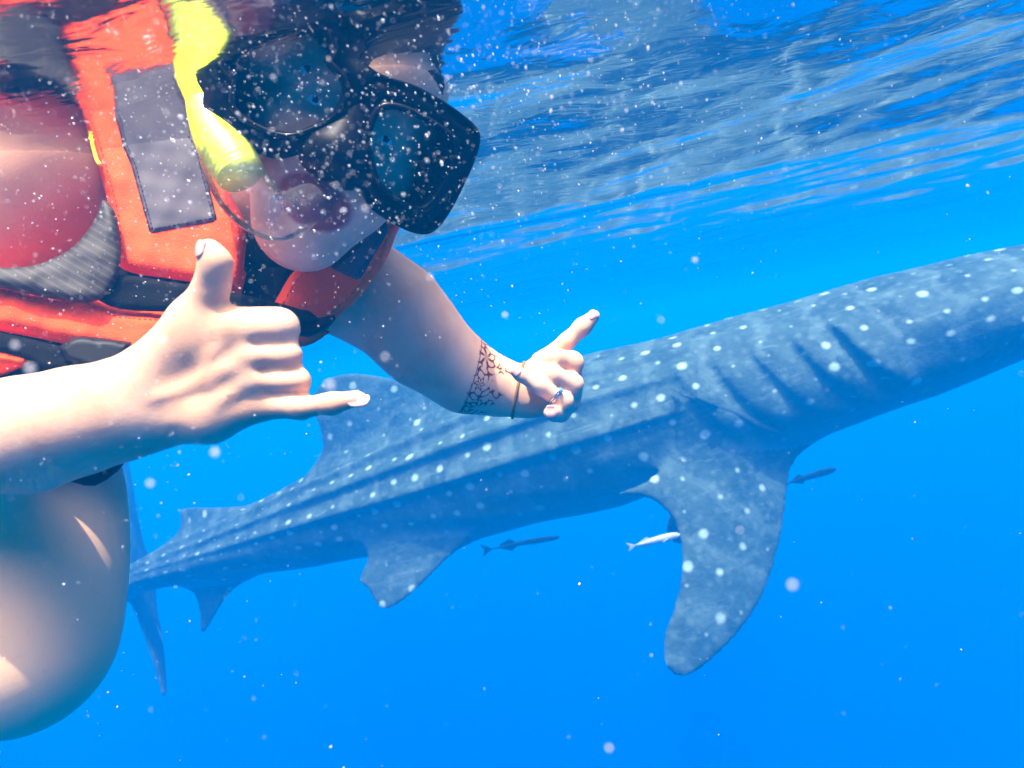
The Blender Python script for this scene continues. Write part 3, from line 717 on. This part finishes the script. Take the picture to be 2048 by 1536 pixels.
def build_person():
    root = thing('person', P(90, 1000, .76), 'swimmer in orange vest and black mask making shaka signs with both hands', 'person')
    pos, f = BODY.mesh(0.0026, smooth=2)
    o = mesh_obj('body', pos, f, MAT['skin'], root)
    cam_c = (pos-CAM)@ROT; d = -cam_c[:, 2]; px = 1024+FPX*cam_c[:, 0]/d; py = 768-FPX*cam_c[:, 1]/d
    def put(nm, v, vec=False):
        at = o.data.attributes.new(nm, 'FLOAT_VECTOR' if vec else 'FLOAT', 'POINT')
        at.data.foreach_set('vector' if vec else 'value', np.asarray(v, np.float32).ravel())
    sh = np.exp(-((px-40)/240)**2-((py-330)/230)**2)*(d > .5)
    put('tone', np.clip(sh*0.45, 0, 1)); put('pale', np.clip((py-930)/120, 0, 1)*(px < 330)*(d > .47))  # pale masks the thigh, where brightening is painted in against the shade
    hp = (pos-HO)@np.stack([HX, HY, HZ], 1)
    lr = np.sqrt((hp[:, 0]/.030)**2+((hp[:, 2]+.070)/.0205)**2)
    put('lip', np.clip((1.12-lr)*6, 0, 1)*(hp[:, 1] > .07))
    # henna cuff coordinates
    a0, a1 = P(932, 752, .775), P(1015, 777, .787); ax = unit(a1-a0)
    q = pos-P(936, 748, .775); u = q@ax
    e1 = unit(V(0, 1, 0)-ax*V(0, 1, 0).dot(ax)); e2 = np.cross(ax, e1)
    rel = pos-a0-np.outer((pos-a0)@ax, ax); ang = np.arctan2(rel@e2, rel@e1); vv = ang*0.036
    lim = 0.030+0.012*np.sin(ang*7.0)+0.006*np.sin(ang*17+1)
    M = np.where((u > -0.001) & (u < lim) & (np.linalg.norm(rel, axis=1) < .06), np.clip((lim-u)/0.006, 0, 1), 0)
    put('henna', np.stack([u, vv, M], -1), True)
    for s_ in (-1, 1):
        for nm, r, off, mt in (('eye', .0115, 0.0, 'eye'), ('iris', .0058, .0060, 'iris')):
            bm = bmesh.new(); bmesh.ops.create_uvsphere(bm, u_segments=16, v_segments=10, radius=r); me = bpy.data.meshes.new(nm); bm.to_mesh(me); bm.free()
            me.materials.append(MAT[mt])
            for p_ in me.polygons: p_.use_smooth = True
            e = bpy.data.objects.new(nm, me); COL.objects.link(e); e.parent = root; e.matrix_parent_inverse = Matrix.Translation(-root.location)
            e.location = Vector(H(s_*.031, .0745+off, .003))
    # hair: close cap over the crown
    hair = Field([([hc((0, -.030, .045), .096, (0, .0, .052), .091, (HX, .87)), hc((0, -.055, .0), .07, (0, -.05, -.05), .05)], .03, 0, '+'),
                  ([Fn(lambda p: -((p-H(0, .045, .06))@unit(HZ*0.55-HY*0.85)), H(0, .045, .06), 10.0)], 0, .008, '-')])
    hv, hf = hair.mesh(0.004, smooth=2); mesh_obj('hair', hv, hf, MAT['hair'], root)
    toc = lambda p: unit(CAM-p)
    nail(root, 716, 792, .41, V(0.10, .45, .85), V(0.93, .22, .2), .0105, .0135)
    nail(root, 406, 499, .415, V(-.78, .15, .6), V(-.15, 1, 0), .0085, .0115, 'nail', False)
    nail(root, 1030, 742, .725, V(-.5, .25, .8), V(-.75, .55, 0), .0105, .010)
    nail(root, 1102, 832, .712, V(0.05, -.62, .75), V(0.0, -.5, .6), .0125, .0105)
    nail(root, 1189, 628, .787, V(.45, .8, .2), V(.75, .65, 0), .012, .013)
    return root
PERSON = build_person()
#@@GEAR
# ------------------------------------------------------------------ jewellery on her left arm
def hug(axis_p, axis_d, n, off):
    """closed loop on the skin around an axis"""
    a = unit(axis_d); e1 = unit(np.cross(a, V(0, 0, 1))); e2 = np.cross(a, e1); out = []; FB = BODY.near(axis_p, .07)
    for k in range(n):
        t = 2*math.pi*k/n; d = math.cos(t)*e1+math.sin(t)*e2; r = 0.001
        while FB.at(axis_p+d*r) < off and r < 0.06: r += 0.0006
        out.append(axis_p+d*r)
    out = np.array(out)
    for _ in range(3): out = 0.5*out+0.25*(np.roll(out, 1, 0)+np.roll(out, -1, 0))
    return out
loop = hug(P(1036, 781, .786), P(1050, 783, .786)-P(1020, 779, .787)+V(0.004, -.002, 0), 40, .0012)
tag(mesh_obj('hair_tie', *ring_geo(loop, .0016, 8), MAT['elastic']), 'thin brown elastic hair tie worn around the wrist', 'hair tie')
def finger_ring(off, stone, label):
    a = P(1127, 802, .752); b = P(1078, 772, .738); t = unit(b-a); c = a+(b-a)*0.42+t*off
    e1 = unit(np.cross(t, V(0, 0, 1))); e2 = np.cross(t, e1); r = 0.0104
    pts = [c+r*(math.cos(x)*e1+math.sin(x)*e2) for x in np.linspace(0, 2*math.pi, 32, endpoint=False)]
    if not stone:
        return tag(mesh_obj('finger_ring', *ring_geo(pts, .0008, 8), MAT['silver']), label, 'ring')
    root = thing('finger_ring', c, label, 'ring'); mesh_obj('band', *ring_geo(pts, .0009, 8), MAT['silver'], root)
    top = unit(V(.25, .55, .8)-t*V(.25, .55, .8).dot(t)); p = c+top*(r+.0008)
    s1 = np.cross(top, t)
    def gem(nm, rr, h0, h1, mt):
        rings = [[p+top*h+(math.cos(x)*t+math.sin(x)*s1)*q for x in np.linspace(0, 2*math.pi, 8, endpoint=False)] for h, q in ((h0, rr*.6), (h0+(h1-h0)*.6, rr), (h1, rr*.55))]
        mesh_obj(nm, *loft(rings, True, True), MAT[mt], root, smooth=False)
    gem('setting', .0036, -.0008, .0012, 'silver'); gem('gemstone', .0030, .0008, .0038, 'stone')
finger_ring(0.0, True, 'silver ring with a pale blue gemstone on the finger')
finger_ring(0.0030, False, 'plain thin silver band worn next to the gemstone ring')

# ------------------------------------------------------------------ life vest
def DV(u, v): return 0.600+0.00012*(u-200)-0.00010*(v-300)
class Panel:
    """padded panel: outline in pixels on the chest surface DV + off, real thickness in metres"""
    def __init__(s, pix, off, thick, rnd, sub=3, wr=0.0, seed=0, back=0.5):
        s.poly = catmull(pix, sub, True) if sub else np.array(pix, float); s.off, s.th, s.rnd, s.wr, s.back = off, thick, rnd, wr, back
        s.ph = np.random.default_rng(seed).uniform(0, 6.28, 8)
    def puff(s, p):
        d = np.maximum(-poly_sdf(s.poly, p), 0); x = np.clip(d/s.rnd, 0, 1); h = np.sqrt(np.maximum(1-(1-x)**2, 0))
        u, v = p[:, 0], p[:, 1]; ph = s.ph
        wv = np.sin(u*.045+v*.021+ph[0])+.7*np.sin(u*-.03+v*.06+ph[1])+.5*np.sin(u*.11+v*.05+ph[2])+.4*np.sin(v*.14-u*.02+ph[3])
        return h*(s.th+s.wr*wv)
    def front(s, p): p = np.asarray(p, float); return DV(p[:, 0], p[:, 1])+s.off-s.puff(p)
    def build(s, name, mat, parent, sp=9.0):
        bd = []
        n = len(s.poly)
        for i in range(n):
            a, b = s.poly[i], s.poly[(i+1) % n]; k = max(1, int(np.linalg.norm(b-a)/sp))
            bd += [a+(b-a)*t/k for t in range(k)]
        bd = np.array(bd); lo, hi = bd.min(0), bd.max(0)
        gx, gy = np.meshgrid(np.arange(lo[0], hi[0], sp), np.arange(lo[1], hi[1], sp*.87)); gx = gx+(np.arange(gx.shape[0]) % 2)[:, None]*sp*.5
        gp = np.stack([gx.ravel(), gy.ravel()], 1); gp = gp[poly_sdf(s.poly, gp) < -sp*.55]
        extra = [bd]
        pts = np.vstack([bd, gp]); nb = len(bd)
        res = geometry.delaunay_2d_cdt([Vector(p) for p in pts], [(i, (i+1) % nb) for i in range(nb)], [], 1, 1e-5)
        p2 = np.array([tuple(v) for v in res[0]]); F = [tuple(f) for f in res[2]]
        onb = np.abs(poly_sdf(s.poly, p2)) < 0.02
        h = s.puff(p2); dm = DV(p2[:, 0], p2[:, 1])+s.off
        fr = [P(x, y, d-q) for (x, y), d, q in zip(p2, dm, h)]
        bk = [P(x, y, d+q*s.back) for (x, y), d, q in zip(p2, dm, h)]
        V_ = list(fr); idx = list(range(len(p2)))
        bi = []
        for i in range(len(p2)):
            if onb[i]: bi.append(i)
            else: bi.append(len(V_)); V_.append(bk[i])
        F2 = F+[tuple(bi[i] for i in f[::-1]) for f in F]
        return fix_normals(mesh_obj(name, V_, F2, mat, parent)), p2, bi
def panel(name, pix, off, thick, rnd, mat, parent, sub=3, wr=0.0, seed=0, sp=9.0, back=0.5):
    pn_ = Panel(pix, off, thick, rnd, sub, wr, seed, back); o, _, _ = pn_.build(name, mat, parent, sp); pn_.o = o; return pn_
def along_outline(poly, inset, step, dash):
    c = poly.mean(0); n = len(poly); out = []
    q = []
    for i in range(n):
        t0 = unit(poly[i]-poly[i-1]); t1 = unit(poly[(i+1) % n]-poly[i]); nn = np.array([-(t0+t1)[1], (t0+t1)[0]]); nn = unit(nn)
        if nn.dot(c-poly[i]) < 0: nn = -nn
        q.append(poly[i]+nn*inset*1.2)
    for i in range(n):
        a, b = q[i], q[(i+1) % n]; L = np.linalg.norm(b-a); k = max(1, int(L/step))
        for j in range(k): out.append((a+(b-a)*(j/k), a+(b-a)*(j/k+dash/L)))
    return out
def stitches(pan, parent, inset=7, step=9, dash=6, w=0.9, mat='thread'):
    parts = []
    for a, b in along_outline(pan.poly, inset, step, dash):
        d = pan.front(np.array([a, b]))-0.0004
        parts.append(tube_geo([P(*a, d[0]), P(*b, d[1])], w*0.55/FPX, 5))
    o = mesh_obj('stitching', *join_geo(parts), MAT[mat], pan.o); return o
VEST = thing('life_vest', P(330, 640, .62), 'orange life vest with grey reflective patches and black straps on the swimmer', 'life vest')
panel('lining', [(225, 300), (330, 95), (420, 60), (560, 80), (600, 300), (640, 480), (668, 560), (655, 640), (610, 688), (520, 700), (380, 720), (240, 770), (60, 800), (-80, 800), (-100, 560), (20, 540), (120, 560), (215, 520)], .055, .03, 40, MAT['black'], VEST, 3, .002, 5, 12)
PA = panel('front_panel', [(151, 60), (158, 90), (153, 150), (170, 235), (195, 330), (212, 390), (224, 450), (232, 520), (262, 545), (330, 556), (400, 566), (456, 570), (470, 582), (484, 560), (493, 480), (491, 445), (470, 405), (440, 355), (418, 300), (398, 245), (376, 190), (352, 140), (335, 95), (330, 20), (240, 10), (160, 20)], 0, .020, 26, MAT['orange'], VEST, 3, .0006, 1, 9, .9)
# collar flap end that hangs below the chin side
panel('front_panel', [(420, 560), (488, 540), (486, 575), (474, 612), (462, 615), (430, 600)], .006, .012, 16, MAT['orange'], VEST, 3, .0, 2, 7)
PB = panel('front_panel', [(800, 446), (792, 470), (772, 520), (742, 565), (706, 607), (668, 640), (640, 655), (600, 645), (552, 640), (540, 625), (560, 585), (592, 538), (640, 520), (690, 480), (730, 420), (775, 405)], .010, .018, 18, MAT['orange'], VEST, 3, .0006, 3, 9, .9)
PC = panel('side_panel', [(-90, 545), (0, 562), (60, 580), (130, 590), (158, 583), (195, 600), (240, 618), (330, 624), (420, 622), (470, 640), (480, 700), (380, 740), (240, 745), (250, 712), (140, 690), (0, 662), (-90, 650)], .0, .022, 26, MAT['orange'], VEST, 3, .0008, 4, 10, .9)
panel('side_panel', [(-90, 690), (0, 702), (64, 720), (30, 742), (-10, 755), (-90, 770)], .004, .02, 24, MAT['orange'], VEST, 3, .001, 6)
panel('side_panel', [(590, 650), (650, 660), (655, 668), (612, 692), (560, 690), (540, 660)], .03, .014, 16, MAT['orange'], VEST, 3, 0, 8)
panel('side_panel', [(-90, 770), (60, 762), (240, 750), (330, 735), (350, 760), (280, 830), (235, 875), (120, 890), (-90, 930)], .02, .02, 26, MAT['orange'], VEST, 3, .001, 16)  # unseen vest waist behind the forearm, added to block sun stripes on the thigh
# straps and buckles
panel('strap', [(-90, 505), (0, 545), (80, 545), (160, 560), (232, 548), (330, 562), (470, 585), (600, 618), (640, 640), (600, 650), (470, 628), (330, 622), (240, 618), (195, 600), (158, 583), (130, 590), (60, 580), (0, 562), (-90, 545)], -.022, .004, 8, MAT['black'], VEST, 2, .0008, 9, 8)
panel('strap', [(480, 545), (590, 532), (585, 545), (545, 622), (470, 622), (478, 585)], .016, .006, 10, MAT['black'], VEST, 2, .001, 10, 8)
panel('strap', [(-90, 650), (0, 664), (120, 692), (150, 700), (240, 735), (225, 752), (100, 742), (60, 722), (0, 704), (-90, 690)], -.026, .004, 8, MAT['black'], VEST, 2, .0006, 11, 8)
BK = panel('buckle', [(118, 694), (140, 676), (160, 672), (210, 676), (262, 684), (264, 690), (248, 712), (232, 742), (180, 738), (130, 722)], -.031, .008, 9, MAT['buckle'], VEST, 1, 0, 12, 7)
panel('buckle', [(586, 634), (606, 616), (622, 620), (636, 634), (668, 628), (672, 638), (652, 662), (618, 676), (596, 672), (580, 655)], -.004, .010, 9, MAT['buckle'], VEST, 1, 0, 13, 6)
panel('strap', [(-90, 756), (0, 752), (60, 728), (130, 742), (230, 750), (150, 775), (0, 790), (-90, 800)], .01, .012, 14, MAT['black'], VEST, 2, .0012, 14, 9)
for pn_ in (PA, PB, PC): stitches(pn_, VEST, 13, 9, 6, 0.8, 'seam')
# reflective patches with dashed stitching
def patch(host, pix, label):
    p = Panel(pix, 0, .0012, 3, 0); base = host
    p.front0 = None
    class Over(Panel):
        def puff(s, q): x = np.clip(np.maximum(-poly_sdf(s.poly, q), 0)/3, 0, 1); return base.puff(q)+x*.0016+(1-x)*0.0004
    p = Over(pix, base.off, .0012, 3, 0, back=-0.93); p.o, _, _ = p.build('reflective_patch', MAT['patch'], VEST, 8.0); p.o['label'] = label
    stitches(p, VEST); return p
patch(PA, [(205, 186), (214, 181), (322, 196), (330, 200), (400, 290), (408, 330), (434, 438), (426, 444), (304, 466), (298, 462), (262, 330), (232, 262)], 'five-sided grey reflective patch')
patch(PB, [(776, 462), (722, 556), (714, 560), (664, 538), (662, 532), (712, 490), (740, 440), (768, 430)], 'dark slanted reflective patch')
pp = np.array([(152, 70), (155, 110), (153, 150), (162, 200), (172, 238), (184, 280), (194, 318), (202, 330)], float)
mesh_obj('piping', *tube_geo([P(x-1, y, PA.front(np.array([[x+4, y]]))[0]-.001) for x, y in catmull(pp, 4)], .0017, 8), MAT['piping'], VEST)

# striped mesh top of the swimsuit and the suit's loose hem at the hip
def clothing(name, pix, off, thick, rnd, mat, sub=3, sp=8.0, stripe=None, seed=0):
    p = Panel(pix, off, thick, rnd, sub, .0008, seed); o, p2, bi = p.build(name, mat, PERSON, sp)
    if stripe is not None:
        vs = np.array([v.co for v in o.data.vertices])+np.array(PERSON.location)*0
        c = (vs-CAM)@ROT; d = -c[:, 2]; x = 1024+FPX*c[:, 0]/d; y = 768-FPX*c[:, 1]/d
        a = o.data.attributes.new('stripe', 'FLOAT', 'POINT'); a.data.foreach_set('value', ((x*stripe[0]+y*stripe[1])/stripe[2]).astype(np.float32))
    return p
clothing('swimsuit_mesh', [(-40, 535), (40, 535), (100, 520), (150, 490), (190, 440), (208, 400), (236, 440), (240, 540), (200, 600), (120, 600), (0, 575), (-60, 560)], -.028, .006, 30, MAT['stripes'], 3, 7.0, (-.50, .86, 13.5), 3)
clothing('swimsuit', [(112, 952), (160, 922), (250, 900), (262, 905), (236, 942), (190, 972), (150, 966)], -.035, .006, 14, MAT['suit'], 2, 7.0, None, 4)

# ------------------------------------------------------------------ diving mask
MASK = thing('diving_mask', H(0, .10, -.04), 'black two-lens diving mask over the swimmer\'s eyes and nose', 'diving mask')
def mask_outline(k=1.0, n=6):
    half = [(0, .042), (.035, .049), (.078, .049), (.099, .040), (.104, -.004), (.100, -.042), (.082, -.054), (.044, -.052), (.027, -.040), (.012, -.024)]
    pts = half+[(-x, z) for x, z in half[1:]][::-1]
    pts = pts[:len(half)]+[(0.0, -.012)]+pts[len(half):]
    q = catmull(pts, n, True); return q*k
def lens_outline(s_, k=1.0):
    half = [(.016, .020), (.034, .029), (.066, .030), (.081, .024), (.085, -.004), (.081, -.029), (.066, -.035), (.042, -.032), (.028, -.020), (.016, -.002)]
    q = np.array(half); c = q.mean(0); q = (q-c)*k+c
    return catmull(q*np.array([s_, 1]), 5, True)
FY = .114                                                     # front of the mask
def curve_y(x): return -0.9*x*x*1.6                            # wraps slightly round the face
def put_ring(o2, y, wrap=1.0): return [H(x, y+wrap*curve_y(x), z) for x, z in o2]
def build_mask():
    oo = mask_outline()
    # skirt: bellows from the frame back to the face
    face = []
    for x, z in oo:
        d = np.array([x, z]); dn = d/np.linalg.norm(d); face.append((x*.72, z*1.0-.004))
    rings = [put_ring(oo*1.0, FY-.004), put_ring(oo*1.02, FY-.018)]
    for t in (0.25, .5, .75, 1.0):
        r = []
        for (x, z), (fx, fz) in zip(oo, face):
            X, Z = x+(fx-x)*t, z+(fz-z)*t; yb = .050-7.0*X*X
            y0 = FY-.018+curve_y(x); r.append(H(X, y0+(max(yb, -.01)-y0)*t+.004*math.sin(t*math.pi), Z))
        rings.append(r)
    sk = mesh_obj('skirt', *loft(rings), MAT['rubber'], MASK); md = sk.modifiers.new('thick', 'SOLIDIFY'); md.thickness = .003; md.offset = 0
    # frame: raised rim round each lens, joined by the bridge plate
    for s_ in (1, -1):
        a, b = lens_outline(s_, 1.13), lens_outline(s_, .97)
        rr = [put_ring(a*1.0, FY-.012), put_ring(a, FY+.002), put_ring(lens_outline(s_, 1.09), FY+.006), put_ring(lens_outline(s_, 1.0), FY+.006), put_ring(b, FY+.001), put_ring(b, FY-.012)]
        v, f = loft(rr); n = len(a); f += [(5*n+k, 5*n+(k+1) % n, (k+1) % n, k) for k in range(n)]
        fix_normals(mesh_obj('frame', v, f, MAT['gloss'], MASK))
        l = lens_outline(s_, .985); fix_normals(mesh_obj('lens', *loft([put_ring(l, FY-.001), put_ring(l, FY-.0045)], True, True), MAT['lens'], MASK, smooth=False))
    # face plate between lenses and rim (with the lens openings) and nose pocket
    v, f = [], []
    n = len(oo); inner = []
    for k in range(n):
        x, z = oo[k]; inner.append((x, z))
    # band from the outer outline inwards to each lens rim
    for s_ in (1, -1):
        lo_ = lens_outline(s_, 1.11); c = lo_.mean(0); r0, r1 = [], []
        for x, z in lo_:
            best = None
            d = np.array([x, z])-c; d /= np.linalg.norm(d)
            for t in np.linspace(0, .05, 60):
                q = np.array([x, z])+d*t
                if q[0]*s_ < -.001 or poly_sdf(oo, q[None])[0] > -.0005: break
                best = q
            if best is None: best = np.array([x, z])
            r0.append(H(x, FY-.002+curve_y(x), z)); r1.append(H(best[0], FY-.006+curve_y(best[0]), best[1]))
        fp = mesh_obj('face_plate', *loft([r0, r1]), MAT['rubber'], MASK); md = fp.modifiers.new('thick', 'SOLIDIFY'); md.thickness = .004; md.offset = -1
    pocket = Field([([hc((0, .098, .016), .013, (0, .112, -.024), .021), hc((-.012, .104, -.032), .018, (.012, .104, -.032), .018)], .015, 0, '+')])
    pv, pf = pocket.mesh(.0025, 2); mesh_obj('nose_pocket', pv, pf, MAT['rubber'], MASK)
    # strap round the head and side buckles
    for s_ in (1, -1):
        pts = []
        for t in np.linspace(0, 1, 14):
            a = math.radians(40+t*140); pts.append((s_*.090*math.sin(a), -.03+.115*math.cos(a)*(1 if math.cos(a) > 0 else 1.0), .004+.03*t))
        rr = [[H(*p)+HZ*h*.011+unit(HX*p[0]+HY*(p[1]+.03))*o for h, o in ((-1, .0), (1, .0), (1, .004), (-1, .004))] for p in pts]
        fix_normals(mesh_obj('strap', *loft(rr, True, True), MAT['rubber'], MASK, smooth=False))
        c = H(s_*.089, .062, .004)
        bm = bmesh.new(); bmesh.ops.create_cube(bm, size=1.0)
        bmesh.ops.scale(bm, vec=(.008, .030, .022), verts=bm.verts); bmesh.ops.bevel(bm, geom=bm.edges[:], offset=.003, segments=2, affect='EDGES')
        v = [c+HX*q.co.x+HY*q.co.y+HZ*q.co.z for q in bm.verts]; f = [tuple(x.index for x in ff.verts) for ff in bm.faces]; bm.free()
        mesh_obj('strap_buckle', v, f, MAT['gloss'], MASK, smooth=False)
build_mask()

# ------------------------------------------------------------------ snorkel
SNK = thing('snorkel', P(560, 450, .50), 'yellow snorkel tube with clear mouthpiece held in the swimmer\'s mouth', 'snorkel')
tp = [(330, -260, .60, 30), (372, 0, .545, 30), (392, 110, .53, 30), (401, 175, .525, 31), (414, 235, .52, 36), (436, 282, .516, 45), (462, 318, .513, 50), (482, 350, .51, 47)]
q = catmull(np.array([[*P(x, y, d), r*d/FPX] for x, y, d, r in tp]), 8)
rad = q[:, 3]*(1+np.where((np.arange(len(q)) > 40), .03*np.sin(np.arange(len(q))*2.6), 0))
mesh_obj('tube', *tube_geo(q[:, :3], rad, 28), MAT['yellow'], SNK)
mp_ = np.array([*H(0, .098, -.070)])
cp = [(448, 296, .514, 52), (466, 335, .51, 57), (490, 382, .505, 58), (524, 418, .502, 54), (564, 434, .506, 46)]
cpts = [[*P(x, y, d), r*d/FPX] for x, y, d, r in cp]
e = proj(mp_); print('mouth px', e)
cpts += [[*(mp_+HY*.020-HX*-.004), .0155], [*(mp_-HY*.006), .0140]]
q = catmull(np.array(cpts), 8); mesh_obj('mouthpiece_elbow', *tube_geo(q[:, :3], q[:, 3], 32, False), MAT['clear'], SNK)
c = H(.092, .03, .006); cc = P(418, 240, .524)
mesh_obj('snorkel_keeper', *tube_geo([cc+(c-cc)*t for t in np.linspace(0, 1, 6)], .007, 12), MAT['rubber'], SNK)

# ------------------------------------------------------------------ bubbles and drifting specks
def build_bubbles():
    bm = bmesh.new(); bmesh.ops.create_icosphere(bm, subdivisions=1, radius=1.0); bv = np.array([v.co[:] for v in bm.verts]); bf = np.array([[v.index for v in f.verts] for f in bm.faces]); bm.free()
    r = np.random.default_rng(3); VV, FF = [], []; n = 0
    specs = []
    for _ in range(30000):
        px, py = r.uniform(-40, 2090), r.uniform(-20, 1560)
        near = math.exp(-((px-620)/420)**2-((py-260)/280)**2)+0.5*math.exp(-((px-1150)/600)**2-((py-150)/210)**2)+0.35*math.exp(-((px-150)/330)**2-((py-500)/520)**2)
        if r.uniform() > 0.010+0.99*near: continue
        d = 0.16+0.5*r.beta(1.6, 2.2) if r.uniform() < .8 else r.uniform(.3, 2.4)
        specs.append((px, py, d, (r.gamma(1.6, .55)+.45)*(0.46+0.30*min(near, 1)), r.uniform(1, 1.9)))
    big = [(660, 770, .13, 7), (325, 680, .15, 6), (30, 690, .14, 6), (60, 738, .12, 8), (770, 714, .14, 4.5), (730, 418, .16, 5), (672, 371, .17, 4), (300, 967, .15, 5), (1585, 1170, .12, 6), (860, 555, .17, 4), (1322, 640, .17, 3), (1218, 1496, .14, 4), (1480, 1060, .15, 3), (430, 905, .14, 6), (1390, 520, .2, 4), (1010, 630, .2, 4)]
    specs += [(x, y, d, k, 1.15) for x, y, d, k in big]
    pts = np.array([P(x, y, d) for x, y, d, _, _ in specs]); sd = BODY.ev(pts)
    for i, (px, py, d, k, st) in enumerate(specs):
        if sd[i] < .004 or pts[i][2] > -.012: continue
        rad = k*d/FPX; ax = V(*unit([px-1250+r.normal(0, 120), -(py-700)+r.normal(0, 120), 0])); o1 = V(0, 0, 1); o2 = np.cross(ax, o1)
        v = pts[i]+rad*(np.outer(bv[:, 0]*st, ax)+np.outer(bv[:, 1], o1)+np.outer(bv[:, 2], o2))
        VV.append(v); FF.append(bf+n); n += len(bv)
    o = mesh_obj('bubbles', np.concatenate(VV), np.concatenate(FF), MAT['bubble']); print('bubbles', len(VV))
    return tag(o, 'tiny pale bubbles and specks drifting in the water', 'bubbles', kind='stuff')
build_bubbles()
